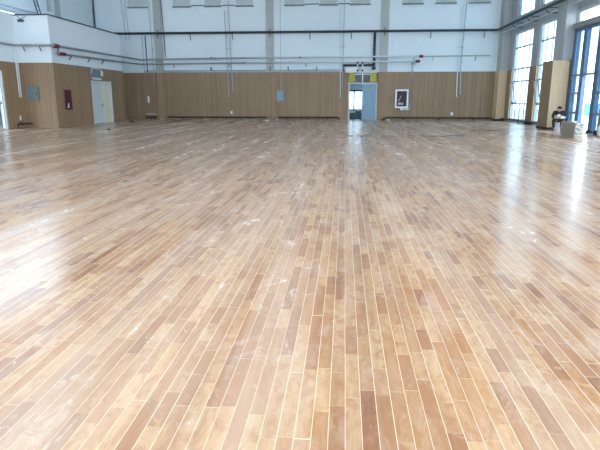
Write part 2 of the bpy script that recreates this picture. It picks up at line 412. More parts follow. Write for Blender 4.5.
def tall_window(name, a, b, z0, z1, label, nv, rails, frame='window_white', bar='mullion_grey', x=XR+0.12, casement=False, pane='clear_glass'):
    r = thing(name, label, 'window', (x, (a+b)/2, z0), kind='structure')
    f = 0.09
    bm = BM(); box(bm, x-0.04, x+0.06, a, a+f, z0, z1); box(bm, x-0.04, x+0.06, b-f, b, z0, z1); box(bm, x-0.04, x+0.06, a+f, b-f, z0, z0+f); box(bm, x-0.04, x+0.06, a+f, b-f, z1-f, z1)
    obj('window_frame', bm, frame, r)
    bm = BM()
    for i in range(1, nv): yy = a + (b-a)*i/nv; box(bm, x-0.015, x+0.025, yy-0.025, yy+0.025, z0+f, z1-f)
    if nv > 1: obj('mullion', bm, bar, r)
    else: bm.free()
    for z in rails: bxobj('transom', (x-0.035, x+0.035, a+f, b-f, z-0.035, z+0.035), bar, r)
    bm = BM(); box(bm, x+0.03, x+0.036, a+f, b-f, z0+f, z1-f); obj('pane', bm, pane, r)
    if casement:
        for yy in casement:
            cs = BM(); wv = 0.72
            d = Vector((-0.28, 0, 0))
            # a sash tilted into the room between z 1.1 and 2.4
            zt, zb = 2.36, 1.14
            for (ya, yb) in ((yy, yy+0.05), (yy+wv-0.05, yy+wv)):
                v = [cs.verts.new(c) for c in ((x-0.32, ya, zt), (x-0.28, ya, zt), (x-0.04, ya, zb), (x-0.08, ya, zb), (x-0.32, yb, zt), (x-0.28, yb, zt), (x-0.04, yb, zb), (x-0.08, yb, zb))]
                for q in ((0,1,2,3),(7,6,5,4),(0,4,5,1),(1,5,6,2),(2,6,7,3),(3,7,4,0)): cs.faces.new([v[i] for i in q])
            box(cs, x-0.32, x-0.28, yy+0.05, yy+wv-0.05, zt-0.05, zt)
            box(cs, x-0.09, x-0.05, yy+0.05, yy+wv-0.05, zb, zb+0.05)
            obj('open_sash', cs, bar, r)
    return r
tall_window('window_1', *WINA, 0.12, 5.25, 'tall window nearest the far corner with four columns of panes', 4, (1.1, 2.4, 3.12, 4.35), casement=(34.45,), pane='dusty_glass')
tall_window('window_2', *WINB, 0.12, 5.25, 'tall window between narrow pier and broad wood clad pilaster', 4, (1.1, 2.4, 3.12, 4.35), casement=(30.1,), pane='dusty_glass')
tall_window('window_3', *upper[0][:2], 6.1, 7.9, 'small high window above the rail nearest the far corner', 3, (), pane='dusty_glass', frame='mullion_grey')
tall_window('window_4', *upper[1][:2], 6.1, 7.9, 'small high window above the rail and the second tall window', 3, (), pane='dusty_glass', frame='mullion_grey')
tall_window('window_5', 20.9, 26.3, 4.62, 5.2, 'long horizontal strip window above the blue door', 1, ())
for k, (a, b) in enumerate(((24.0, 29.5), (30.5, 36.0))): tall_window('window_%d' % (50+k), a, b, 8.4, 10.2, 'unseen top row side window added to brighten the end wall', 4, (), pane='dusty_glass', frame='mullion_grey')  # unseen openings added to light the end wall
n = 6
for a, b in near_tall:
    tall_window('window_%d' % n, a, b, 0.12, 5.25, 'unseen tall side window beside the viewpoint, added for daylight', 4, (1.1, 2.4, 3.12, 4.35)); n += 1
    tall_window('window_%d' % n, a, b, 6.1, 7.9, 'unseen high side window beside the viewpoint, added for daylight', 3, ()); n += 1

# blue glazed entrance
r = thing('door_1', 'blue framed glazed entrance with an open doorway in its middle', 'glazed door', (XR, 24.3, 0), kind='structure')
for a, b in ((26.0, 26.25), (24.93, 25.27), (23.5, 23.86), (22.35, 22.5)):
    bxobj('post', (XR-0.06, XR+0.12, a, b, 0.0, 4.4), 'blue_frame', r, 0.008)
bxobj('head_rail', (XR-0.05, XR+0.11, 22.5, 26.0, 4.27, 4.4), 'blue_frame', r)
for a, b, zs in ((25.27, 26.0, (0.06, 0.78, 1.63, 2.4)), (23.86, 24.93, (2.4,)), (22.5, 23.5, (0.06, 0.78, 1.63, 2.4))):
    for z in zs: bxobj('transom', (XR-0.04, XR+0.08, a, b, z-0.045, z+0.045), 'mullion_grey', r)
for a, b, z0 in ((25.27, 26.0, 0.1), (23.86, 24.93, 2.44), (22.5, 23.5, 0.1)):
    bxobj('pane', (XR+0.02, XR+0.026, a, b, z0, 4.27), 'dusty_glass', r)
bm = BM(); box(bm, XR+0.14, XR+1.0, 23.5, 23.55, 0.06, 2.35); lf = obj('door_leaf', bm, 'clear_glass', r)
bm = BM()
for z0, z1 in ((0.02, 0.12), (2.28, 2.38)): box(bm, XR+0.14, XR+1.06, 23.49, 23.56, z0, z1)
box(bm, XR+1.0, XR+1.06, 23.49, 23.56, 0.02, 2.38)
obj('leaf_frame', bm, 'blue_frame', lf)
bm = BM(); box(bm, 16.0, 16.1, 33.0, 38.5, 0.3, 1.1)
for yy in (33.2, 35.7, 38.2): box(bm, 16.02, 16.08, yy, yy+0.08, -0.25, 0.3)
struct('trim_11', bm, 'hoarding_blue', 'bright blue hoarding outside the glazed door', 'hoarding')

# left: annex block, lower side wall, upper side wall
bm = BM(); holed(bm, 'y', 25.8, 33.9, 0, 5.12, -14.05, -13.85, [(29.4, 31.95, 0, 2.32)])
box(bm, XL, -13.85, 25.6, 25.8, 0, 5.12); box(bm, XLU-0.2, -13.85, 25.6, 33.9, 5.12, 5.2); box(bm, XLU-0.2, -14.05, 33.7, 33.9, 0, 5.12)
struct('wall_annex', bm, 'white_paint', 'white walled annex block projecting at the left, wood panelled below')
bm = BM()
holed(bm, 'y', 25.55, 33.9, 0, 3.05, -13.85, -13.80, [(29.37, 31.98, 0, 2.34)])
box(bm, XL, -13.85, 25.55, 25.6, 0, 3.05)
struct('trim_12', bm, 'acoustic_wood', 'brown grooved wood panelling around the foot of the annex', 'wood panelling')
bm = BM(); box(bm, XL, -13.82, 25.56, 25.6, 5.17, 5.23); box(bm, -13.85, -13.81, 25.6, 33.92, 5.17, 5.23)
struct('trim_13', bm, 'dark_steel', 'thin dark edge strip along the top of the annex', 'edge strip')
high = [(19.5, 24.2, 0, 2.6), (4, 9, 0, 2.6), (-6, 0, 6.5, 9.6), (2, 8, 6.5, 9.6), (10, 16, 6.5, 9.6), (18.0, 21.3, 6.5, 9.6), (22.6, 30.4, 6.75, 10.0), (26.9, 29.0, 5.44, 5.74)]  # tall high openings unseen: longest read from its reflection, others added for daylight
bm = BM(); holed(bm, 'y', Y0, 25.6, 0, 5.2, XL-0.2, XL, [(19.5, 24.2, 0.0, 2.6), (4, 9, 0.0, 2.6)])
box(bm, XLU-0.1, XL, Y0, 25.6, 5.2, 5.25)
struct('wall_left', bm, 'white_paint', 'white lower side wall at the left edge')
bm = BM(); holed(bm, 'y', Y0, 25.55, 0, 3.05, XL, XL+0.05, [(19.4, 24.25, 0.0, 2.65), (3.9, 9.1, 0.0, 2.7)])
struct('trim_14', bm, 'acoustic_wood', 'brown wood panelling at the left edge before the annex', 'wood panelling')
bm = BM(); holed(bm, 'y', Y0, YF, 0.0, ZC, XLU-0.25, XLU, high)
struct('wall_upper_left', bm, 'white_paint', 'white upper side wall set back above the annex')
for h in high[2:]: portal(XLU-0.3, (h[0]+h[1])/2, (h[2]+h[3])/2, h[3]-h[2], h[1]-h[0], (0, -math.pi/2, 0))
for h in [(19.5, 24.2, 0, 2.6), (4, 9, 0, 2.6)]: portal(XLU-0.3, (h[0]+h[1])/2, (h[2]+h[3])/2, h[3]-h[2], h[1]-h[0], (0, -math.pi/2, 0))
for i, h in enumerate(high[2:]):
    tall_window('window_%d' % (20+i), h[0], h[1], h[2], h[3], 'bright little slot window above the annex roof' if i == 5 else 'unseen high side window in the upper left wall', 3, (), x=XLU-0.12, pane='clear_glass' if i == 5 else 'hazy_glass' if i == 4 else 'dusty_glass')
tall_window('window_30', 19.5, 24.2, 0.0, 2.6, 'white framed glazed opening at the left edge of the photo', 4, (1.2,), x=XL-0.1)
tall_window('window_31', 4, 9, 0.0, 2.6, 'unseen white framed glazed opening in the left wall, added for daylight', 4, (1.2,), x=XL-0.1)  # unseen opening added for daylight from the left
# wall behind the viewpoint, unseen; its windows added for daylight
bk = [(-15.0, -9.5, 4.0, 8.5), (-8.5, -3.0, 4.0, 8.5), (-2.0, 3.5, 4.0, 8.5), (4.5, 9.2, 4.0, 8.5)]
bm = BM(); holed(bm, 'x', -17.2, 10.6, 0, ZC, Y0-0.3, Y0, bk)
struct('wall_front', bm, 'white_paint', 'white end wall behind the viewpoint, unseen windows added for daylight')
for h in bk: portal((h[0]+h[1])/2, Y0-0.35, (h[2]+h[3])/2, h[1]-h[0], h[3]-h[2], (-math.pi/2, 0, 0))

# beams above the annex
bm = BM(); box(bm, -16.88, -16.55, 14.0, 31.3, 5.86, 6.10); struct('trim_15', bm, 'white_paint', 'pale horizontal beam above the slot window over the annex', 'beam')
bm = BM(); box(bm, -16.88, -16.45, 31.25, 31.9, 5.2, ZC); struct('trim_16', bm, 'grey_paint', 'pale column standing on the annex roof', 'column')
r = thing('lattice_truss', 'dark lattice truss leaning up behind the annex roof edge', 'truss', (-16.5, 30.0, 5.25))
a0, a1 = Vector((-16.3, 29.75, 5.2)), Vector((-16.3, 28.2, 8.6)); off = Vector((0, -0.30, 0))
bm = BM(); tube(bm, [a0, a1], 0.035); obj('chord', bm, 'dark_steel', r)
bm = BM(); tube(bm, [a0+off, a1+off], 0.035); obj('chord', bm, 'dark_steel', r)
bm = BM(); N = 16
for i in range(N):
    q0 = a0.lerp(a1, i/N) + (off if i % 2 else Vector()); q1 = a0.lerp(a1, (i+1)/N) + (Vector() if i % 2 else off); tube(bm, [q0, q1], 0.018, 6)
obj('lacing', bm, 'grey_steel', r)

# ================================================================ DOORS
# far doorway with little lobby beyond
bm = BM(); box(bm, -1.2, -1.0, YF+0.3, 39.2, -0.2, 3.0); box(bm, 3.0, 3.2, YF+0.3, 39.2, -0.2, 3.0); box(bm, -1.2, 3.2, YF+0.3, 39.2, 2.8, 3.0)
holed(bm, 'x', -1.2, 3.2, -0.2, 3.0, 39.0, 39.2, [(0.2, 2.6, 0.62, 1.95)])
box(bm, -1.2, 3.2, YF+0.3, 39.2, -0.2, -0.01)
struct('wall_lobby', bm, 'white_paint', 'white walls of the small lobby seen through the far doorway')
portal(1.4, 39.3, 1.28, 2.4, 1.33, (math.pi/2, 0, 0))
r = thing('window_40', 'dark framed window seen through the far doorway', 'window', (1.4, 39.0, 0.6), kind='structure')
bm = BM()
for xx in (0.2, 0.58, 1.5, 2.5): box(bm, xx, xx+0.1, 38.98, 39.08, 0.62, 1.95)
box(bm, 0.2, 2.6, 38.97, 39.09, 1.86, 1.98); box(bm, 0.2, 2.6, 38.97, 39.09, 0.60, 0.67); obj('window_frame', bm, 'dark_steel', r)
bxobj('pane', (0.2, 2.6, 39.03, 39.036, 0.67, 1.86), 'dusty_glass', r)
bm = BM(); box(bm, 0.3, 1.5, 38.5, 38.9, 0.0, 0.42); box(bm, 0.33, 0.6, 38.4, 38.5, 0.05, 0.3); box(bm, 0.75, 1.1, 38.45, 38.85, 0.42, 0.56)
tag(obj('storage_chest', bm, 'dark_steel', None, 0.02), 'dark chest on the lobby floor below the window beyond the doorway', 'chest')

r = thing('door_2', 'double doorway in the end wall with blue-grey right leaf', 'door', (1.17, YF, 0), kind='structure')
bm = BM(); box(bm, 0.20, 0.32, YF-0.02, YF+0.2, 0, 2.42); box(bm, 2.05, 2.13, YF-0.02, YF+0.2, 0, 2.42); box(bm, 0.32, 2.05, YF-0.02, YF+0.2, 2.34, 2.42)
obj('door_frame', bm, 'door_pale', r)
bm = BM(); box(bm, 1.13, 2.04, YF+0.0, YF+0.05, 0.02, 2.33); lf = obj('door_leaf', bm, 'door_blue_grey', r, 0.005)
bm = BM()
for z0, z1 in ((0.2, 1.0), (1.2, 2.15)):
    for (xa, xb) in ((1.25, 1.28), (1.89, 1.92)): box(bm, xa, xb, YF-0.006, YF+0.001, z0, z1)
    for zz in (z0, z1-0.03): box(bm, 1.28, 1.89, YF-0.006, YF+0.001, zz, zz+0.03)
obj('moulding', bm, 'door_blue_grey', lf)
bm = BM(); tube(bm, [(1.2, YF, 1.05), (1.2, YF-0.06, 1.05), (1.32, YF-0.06, 1.05)], 0.012, 8); obj('door_handle', bm, 'pale_steel', lf)
bm = BM(); box(bm, 0.12, 0.20, YF-0.09, YF, 0, 3.1); box(bm, 2.13, 2.25, YF-0.09, YF, 0, 3.1)
obj('jamb_casing', bm, 'acoustic_wood', r)
# infill above the door: grey board with yellow foam ends
r2 = thing('door_header', 'grey board infill over the far doorway with yellow foam ends', 'panel', (1.17, YF, 2.42))
bxobj('board', (0.2, 2.13, YF-0.04, YF-0.003, 2.43, 3.05), 'header_grey', r2)
for a, b in ((0.22, 0.66), (1.62, 2.08)):
    bm = BM(); vs_ = [(a, 2.46), (b, 2.50), (b-0.06, 3.02), (a+0.04, 3.06)]
    f_ = [bm.verts.new((x_, YF-0.08, z_)) for x_, z_ in vs_]; g_ = [bm.verts.new((x_, YF-0.04, z_)) for x_, z_ in vs_]
    bm.faces.new(f_); bm.faces.new(list(reversed(g_)))
    for i in range(4): bm.faces.new((f_[i], g_[i], g_[(i+1) % 4], f_[(i+1) % 4]))
    obj('foam', bm, 'yellow_foam', r2)
bxobj('cover_strip', (1.10, 1.16, YF-0.07, YF-0.04, 2.45, 3.2), 'pale_steel', r2)
bxobj('top_strip', (0.55, 1.72, YF-0.06, YF-0.04, 2.94, 2.99), 'pale_steel', r2)

# annex door
r = thing('door_3', 'white panelled double door in the side of the annex', 'door', (-13.85, 30.7, 0), kind='structure')
for k, (a, b, m_) in enumerate(((29.43, 30.76, 'door_pale'), (30.78, 31.92, 'door_warm_lit'))):
    xf = -13.86
    bm = BM(); box(bm, xf-0.05, xf, a, b, 0.02, 2.29); lf = obj('door_leaf', bm, m_, r, 0.004)
    tag(lf, 'pale grey-white leaf' if k == 0 else 'cream leaf, its colour standing in for warm light', None)
    bm = BM()
    for z0, z1 in ((0.15, 0.85), (0.98, 1.55), (1.68, 2.15)):
        ya, yb = a+0.18, b-0.18
        for (q0, q1) in ((ya, ya+0.04), (yb-0.04, yb)): box(bm, xf-0.001, xf+0.015, q0, q1, z0, z1)
        for zz in (z0, z1-0.04): box(bm, xf-0.001, xf+0.015, ya+0.04, yb-0.04, zz, zz+0.04)
    obj('moulding', bm, m_, lf)
bm = BM(); tube(bm, [(-13.86, 30.68, 1.03), (-13.79, 30.68, 1.03), (-13.79, 30.56, 1.03)], 0.014, 8); box(bm, -13.862, -13.85, 30.65, 30.71, 0.93, 1.12); obj('door_handle', bm, 'dark_steel', r)
bm = BM(); box(bm, -13.95, -13.79, 29.37, 29.43, 0, 2.36); box(bm, -13.95, -13.79, 31.92, 31.98, 0, 2.36); box(bm, -13.95, -13.79, 29.43, 31.92, 2.29, 2.36)
obj('door_frame', bm, 'door_pale', r)

# ================================================================ PIPES AND FITTINGS
def pipe_bracket(bm, x, y, z, dx, dy):
    """bracket dropping from the pipe back to the wall (dx,dy towards the wall)"""
    tube(bm, [(x, y, z), (x, y, z-0.14), (x+dx*0.5, y+dy*0.5, z-0.30), (x+dx*0.6, y+dy*0.6, z-0.46)], 0.028, 6)
# black rail pipe along the end wall and right wall
r = thing('black_pipe', 'thick black pipe running high along the end wall and the right wall', 'pipe', (-2, 36.93, 5.62))
bm = BM(); tube(bm, [(-16.5, 36.93, 5.62), (9.45, 36.93, 5.62), (9.55, 36.83, 5.62), (9.55, 26.45-0.3, 5.66), (9.55, 12, 5.7)], 0.075, 12); obj('pipe_run', bm, 'black_pipe', r, smooth=True)
for x in (-10.3, -7.45, -2.35, 0.33, 5.4, 8.75):
    bm = BM(); pipe_bracket(bm, x, 36.93, 5.62, 0, 0.2) ; obj('bracket', bm, 'dark_steel', r)
for y in (34.0, 31.4, 28.6):
    bm = BM(); tube(bm, [(9.55, y, 5.6), (9.75, y, 5.42), (XR, y, 5.42)], 0.025, 6); tube(bm, [(9.55, y, 5.66), (XR, y, 5.66)], 0.025, 6); obj('bracket', bm, 'dark_steel', r)
r = thing('grey_wall_pipe', 'thin grey pipe below the black pipe on the right wall', 'pipe', (9.9, 30, 5.35))
bm = BM(); tube(bm, [(9.3, 37.02, 5.42), (9.8, 36.1, 5.42), (9.8, 12, 5.42)], 0.03, 8); obj('pipe_run', bm, 'pale_steel', r)

r = thing('corner_pipe', 'dark downpipe in the upper left corner above the annex roof', 'pipe', (-16.8, 37.08, 5.2))
bm = BM(); tube(bm, [(-16.82, 37.1, 9.5), (-16.82, 37.1, 5.4), (-16.6, 37.0, 5.25)], 0.05, 8); obj('pipe_run', bm, 'dark_steel', r)
# black drop pipe by the doorway, with duct and flange
r = thing('drain_pipe', 'black pipe dropping beside the doorway and turning left above it', 'pipe', (1.85, 37.0, 3.4))
bm = BM(); tube(bm, [(1.85, 37.05, 5.6), (1.85, 37.05, 3.25)], 0.085, 12); obj('pipe_run', bm, 'black_pipe', r, smooth=True)
bm = BM(); tube(bm, [(1.85, 37.0, 3.52), (-0.12, 37.0, 3.52), (-0.12, 37.0, 3.15)], 0.07, 12); obj('branch', bm, 'black_pipe', r, smooth=True)
bm = BM(); tube(bm, [(1.83, 37.05, 3.34), (1.83, 36.82, 3.34)], 0.14, 16); obj('flange', bm, 'black_pipe', r)
bm = BM(); box(bm, 0.0, 0.82, 36.92, YF, 3.06, 3.40); o = obj('junction_box', bm, 'white_plastic', None, 0.02)
tag(o, 'white box fixed above the left corner of the far doorway', 'box')

# sprinkler pipes: upper
def bracket_set(r, pts, m_='grey_steel'):
    for (x, y, z, dx, dy) in pts:
        bm = BM(); tube(bm, [(x+dx, y+dy, z+0.02), (x, y, z-0.0), (x, y, z-0.10)], 0.02, 6); tube(bm, [(x, y, z-0.08), (x+dx, y+dy, z-0.26)], 0.024, 6); obj('bracket', bm, m_, r)
yp = 36.88; xp = -13.68; yq = 25.42
r = thing('sprinkler_main', 'upper grey pipe running round the annex and along the end wall', 'pipe', (-5, yp, 4.0))
bm = BM(); tube(bm, [(-15.42, 8, 3.83), (-15.42, 25.3, 3.83), (-15.3, yq, 3.83), (-13.8, yq, 3.83), (xp, 25.55, 3.83), (xp, 36.7, 3.92), (xp+0.18, yp, 3.95), (-5.6, yp, 4.02)], 0.055, 10); obj('pipe_run', bm, 'grey_steel', r, smooth=True)
bm = BM(); tube(bm, [(-6.6, yp, 4.02), (5.05, yp, 4.05)], 0.055, 10); tag(obj('pipe_run', bm, 'pale_steel', r, smooth=True), 'pale bright stretch of the pipe', None)
bm = BM(); tube(bm, [(5.05, yp, 4.05), (9.2, yp, 4.07)], 0.028, 8); obj('pipe_run', bm, 'grey_steel', r)
bm = BM(); tube(bm, [(4.72, yp, 4.05), (4.98, yp, 4.05)], 0.085, 12); tag(obj('coupling', bm, 'red_paint', r), 'dark red coupling', None)
for x in (-8.9, -3.0): bm = BM(); tube(bm, [(x-0.05, yp, 4.02), (x+0.05, yp, 4.02)], 0.06, 10); obj('coupling', bm, 'dark_steel', r)
bm = BM(); tube(bm, [(xp, 25.62, 3.83), (xp, 26.0, 3.83)], 0.09, 12); tag(obj('coupling', bm, 'red_paint', r), 'dark red coupling', None)
bracket_set(r, [(-15.1, yq, 3.83, 0, 0.16), (-14.3, yq, 3.83, 0, 0.16)], 'dark_steel')
bracket_set(r, [(5.6, yp, 4.06, 0, 0.2), (8.3, yp, 4.06, 0, 0.2), (4.4, yp, 4.05, 0, 0.2)])
r = thing('sprinkler_branch', 'lower grey pipe parallel under the upper pipe, ending in red couplings', 'pipe', (-5, yp, 3.7))
bm = BM(); tube(bm, [(xp, 26.0, 3.80), (xp+0.02, 25.9, 3.52), (xp+0.02, 26.1, 3.5), (xp+0.02, 36.6, 3.62), (xp+0.2, yp, 3.65), (-6.6, yp, 3.70)], 0.055, 10); obj('pipe_run', bm, 'grey_steel', r, smooth=True)
bm = BM(); tube(bm, [(-6.6, yp, 3.70), (4.6, yp, 3.74)], 0.055, 10); tag(obj('pipe_run', bm, 'pale_steel', r, smooth=True), 'pale bright stretch of the pipe', None)
for q0, q1 in (((xp+0.02, 26.0, 3.5), (xp+0.02, 26.55, 3.51)), ((4.5, yp, 3.74), (4.78, yp, 3.74))):
    bm = BM(); tube(bm, [q0, q1], 0.085, 12); tag(obj('coupling', bm, 'red_paint', r), 'dark red coupling', None)
for x in (0.78, 1.10):
    bm = BM(); tube(bm, [(x, yp-0.05, 3.72), (x+0.0, yp-0.12, 3.6), (x+0.0, yp-0.14, 3.15)], 0.04, 8); obj('drop', bm, 'white_plastic', r)
    for z in (3.66, 3.18): bm = BM(); tube(bm, [(x, yp-0.13, z-0.06), (x, yp-0.13, z+0.06)], 0.065, 10); tag(obj('coupling', bm, 'red_paint', r), 'dark red coupling', None)
bracket_set(r, [(xp, 27.2, 3.53, -0.12, 0), (xp, 29.2, 3.55, -0.12, 0), (xp, 30.9, 3.56, -0.12, 0), (-11.5, yp, 3.68, 0, 0.2), (-7.75, yp, 3.7, 0, 0.2), (-2.6, yp, 3.72, 0, 0.2), (1.5, yp, 3.72, 0, 0.2), (4.3, yp, 3.74, 0, 0.2)], 'dark_steel')
r = thing('thin_wall_pipe', 'thin grey pipe just above the end wall panelling, left of the doorway', 'pipe', (-6, 37.155, 3.22))
bm = BM(); tube(bm, [(-13.6, 37.155, 3.22), (-0.3, 37.155, 3.24)], 0.03, 8); obj('pipe_run', bm, 'grey_steel', r)
bm = BM(); tube(bm, [(-13.6, 37.18, 3.14), (-0.3, 37.18, 3.13)], 0.016, 6); obj('cable', bm, 'black_pipe', r)
for x in (-9.0, -5.0, -3.8, -1.9): bm = BM(); box(bm, x-0.03, x+0.03, 37.04, YF, 3.2, 3.45); obj('bracket', bm, 'dark_steel', r)

# vertical conduits
def conduit(name, pts, rad, m_, label, group=None, clips=()):
    r = thing(name, label, 'conduit', pts[-1], group=group)
    bm = BM(); tube(bm, pts, rad, 8); obj('tube', bm, m_, r)
    for (x, z) in clips: bxobj('clip', (x-0.07, x+0.07, YF-0.09, YF-0.03, z-0.03, z+0.03), 'conduit_grey', r)
conduit('conduit', [(-7.98, 37.06, 7.0), (-7.88, 37.06, 3.4), (-7.86, 37.06, 3.1), (-7.83, 37.06, 1.5)], 0.028, 'conduit_grey', 'left and longer conduit of the pair between leftmost and middle columns', clips=((-7.92, 4.6),))
conduit('conduit', [(-7.70, 37.06, 7.6), (-7.60, 37.06, 3.4), (-7.58, 37.06, 3.1), (-7.52, 37.06, 1.85)], 0.03, 'conduit_grey', 'right and shorter conduit of the pair between leftmost and middle columns', clips=((-7.62, 4.6),))
conduit('conduit', [(-0.38, 37.06, 7.1), (-0.33, 37.06, 3.1), (-0.32, 37.06, 1.5)], 0.026, 'pale_steel', 'left conduit of the pair left of the far doorway', clips=((-0.35, 4.7),))
conduit('conduit', [(-0.14, 37.06, 7.6), (-0.18, 37.06, 3.1), (-0.22, 37.06, 2.0)], 0.024, 'conduit_grey', 'right shorter conduit of the pair left of the far doorway', clips=((-0.16, 4.7),))
conduit('conduit', [(7.30, 37.06, 7.1), (7.22, 37.06, 3.4), (7.24, 37.06, 3.1), (7.27, 37.06, 1.5)], 0.03, 'pale_steel', 'left conduit of the pair on the right part of the end wall', clips=((7.26, 4.6),))
conduit('conduit', [(7.55, 37.06, 7.6), (7.42, 37.06, 3.4), (7.44, 37.06, 3.1), (7.50, 37.06, 1.65)], 0.034, 'conduit_grey', 'right conduit of the pair on the right part of the end wall', clips=((7.46, 4.6),))
conduit('conduit', [(-13.02, 37.06, 7.6), (-12.95, 37.06, 3.4), (-12.93, 37.06, 3.0), (-12.92, 37.06, 2.3)], 0.022, 'conduit_grey', 'thin conduit just left of the leftmost column on the end wall', clips=((-12.95, 4.6),))
conduit('conduit', [(-12.20, 37.05, 8.2), (-12.08, 37.06, 4.1)], 0.03, 'dark_steel', 'dark slanting conduit just right of the leftmost column on the end wall')
conduit('conduit', [(-4.30, 37.12, 8.0), (-4.30, 37.12, 2.9), (-4.30, 37.10, 1.9)], 0.015, 'conduit_grey', 'hair-thin conduit dropping to the blue-grey meter box')
conduit('conduit', [(-14.92, 37.12, 8.0), (-14.75, 37.12, 5.2)], 0.018, 'conduit_grey', 'left of two thin conduits above the annex end', clips=())
conduit('conduit', [(-14.66, 37.12, 8.0), (-14.52, 37.12, 5.2)], 0.018, 'conduit_grey', 'right of two thin conduits above the annex end', clips=())
conduit('conduit', [(-13.40, 37.06, 5.5), (-13.38, 37.06, 3.15)], 0.03, 'dark_steel', 'dark conduit below the black pipe in the corner beside the annex')
conduit('conduit', [(-13.65, 37.12, 5.5), (-13.62, 37.12, 3.15)], 0.022, 'conduit_grey', 'grey conduit right in the corner where annex meets end wall')
conduit('conduit', [(3.05, 37.12, 5.2), (3.0, 37.12, 3.1)], 0.016, 'pale_steel', 'short pale conduit right of the column beside the far doorway')
for k, y in enumerate((25.30, 25.44)):
    r = thing('conduit', 'pale conduit left of the annex corner, %s of the two' % ('nearer' if k == 0 else 'farther'), 'conduit', (XL+0.09, y, 1.4))
    bm = BM(); tube(bm, [(XL+0.09, y, 3.6), (XL+0.09, y, 1.45)], 0.026, 8); obj('tube', bm, 'pale_steel', r)
# conduit down to the hose cabinet
r = thing('hose_supply_pipe', 'white pipe bending down from the wall pipe to the fire cabinet', 'pipe', (4.3, 37.0, 0.9))
bm = BM(); tube(bm, [(4.55, 36.90, 3.66), (4.36, 36.92, 3.62), (4.33, 36.98, 3.5), (4.30, 36.98, 0.72), (4.15, 36.98, 0.70), (3.75, 36.98, 0.70), (3.72, 36.98, 0.78)], 0.055, 10); obj('pipe_run', bm, 'pale_steel', r, smooth=True)
bxobj('elbow', (3.66, 3.84, 36.92, 37.08, 0.64, 0.76), 'white_plastic', r, 0.01)

# fire hose cabinet, right
r = thing('fire_cabinet', 'white framed fire cabinet with dark glass on the end wall', 'fire cabinet', (3.77, 37.1, 0.8))
bm = BM(); x0, x1, z0, z1, f = 3.30, 4.16, 0.78, 1.98, 0.11; ya, yb = 36.98, 37.14
box(bm, x0, x0+f, ya, yb, z0, z1); box(bm, x1-f, x1, ya, yb, z0, z1); box(bm, x0+f, x1-f, ya, yb, z0, z0+f); box(bm, x0+f, x1-f, ya, yb, z1-f, z1)
obj('cabinet_frame', bm, 'white_plastic', r, 0.008)
bxobj('dark_glass', (x0+f, x1-f, ya+0.03, yb, z0+f, z1-f), 'screen_dark', r)
bm = BM()
tube(bm, [(3.5, ya+0.02, 1.22), (3.72, ya+0.02, 1.58)], 0.014, 6)
for dx, h in ((0.0, .12), (0.08, .16), (0.17, .10), (0.26, .14)): box(bm, 3.52+dx, 3.57+dx, ya+0.018, ya+0.03, 1.0, 1.0+h)
obj('glass_marking', bm, 'white_plastic', r)
# maroon cabinet on annex
r = thing('fire_cabinet', 'maroon fire cabinet set into the annex panelling', 'fire cabinet', (-13.8, 26.7, 0.85))
bm = BM(); box(bm, -13.80, -13.76, 26.35, 27.0, 0.86, 1.82); b_ = obj('cabinet_body', bm, 'maroon', r, 0.008)
bm = BM(); box(bm, -13.762, -13.755, 26.42, 26.93, 0.92, 1.76); obj('door', bm, 'maroon', r)
bm = BM(); ball(bm, (-13.74, 26.6, 1.12), 0.02, 0.07, 0.06); box(bm, -13.758, -13.745, 26.5, 26.66, 0.95, 1.05); obj('valve', bm, 'white_plastic', r)
# boxes
def wall_box(name, label, dims, m_, door_face):
    r = thing(name, label, 'box', ((dims[0]+dims[1])/2, (dims[2]+dims[3])/2, dims[4]))
    bxobj('cabinet_body', dims, m_, r, 0.01)
    x0, x1, y0, y1, z0, z1 = dims
    bxobj('cover', (x0+0.04, x1-0.04, y0-0.012, y0, z0+0.04, z1-0.04), m_, r)
    bxobj('latch', (x1-0.10, x1-0.07, y0-0.022, y0-0.012, (z0+z1)/2-0.05, (z0+z1)/2+0.05), 'dark_steel', r)
wall_box('meter_box', 'blue-grey meter box on the end wall right of the middle column', (-4.58, -4.08, 37.0, 37.14, 1.22, 1.92), 'box_blue_grey', 'y')
wall_box('meter_box', 'dull grey box on the front of the annex', (-15.2, -14.62, 25.47, 25.55, 1.3, 1.97), 'box_grey', 'y')
r = thing('control_unit', 'grey unit with loose wiring above the annex door', 'box', (-13.75, 29.85, 2.38))
bm = BM(); box(bm, -13.80, -13.68, 29.3, 30.45, 2.42, 2.95); obj('cabinet_body', bm, 'box_grey', r, 0.01)
bm = BM(); box(bm, -13.685, -13.67, 29.3, 30.45, 2.40, 2.52); obj('lower_rail', bm, 'pale_steel', r)
bm = BM(); tube(bm, [(-13.7, 29.3, 2.72), (-13.66, 29.3, 2.98), (-13.66, 29.7, 3.0), (-13.66, 30.4, 2.98), (-13.66, 30.55, 2.7)], 0.02, 6); obj('cable', bm, 'white_plastic', r)
bm = BM(); box(bm, -13.70, -13.64, 30.42, 30.62, 2.62, 2.9); obj('socket', bm, 'white_plastic', r)
# floodlight on annex front
r = thing('floodlight', 'small dark lamp hanging on wires near the top of the annex front', 'lamp', (-15.1, 25.4, 4.9))
bm = BM(); tube(bm, [(-15.32, 25.6, 5.14), (-15.08, 25.4, 4.98)], 0.012, 6); tube(bm, [(-14.92, 25.6, 5.14), (-15.02, 25.4, 4.98)], 0.012, 6); obj('wire', bm, 'dark_steel', r)
bm = BM(); box(bm, -15.2, -14.93, 25.36, 25.46, 4.86, 4.97); tube(bm, [(-15.07, 25.4, 4.97), (-15.07, 25.4, 5.02)], 0.03, 8); obj('lamp_head', bm, 'dark_steel', r, 0.02)
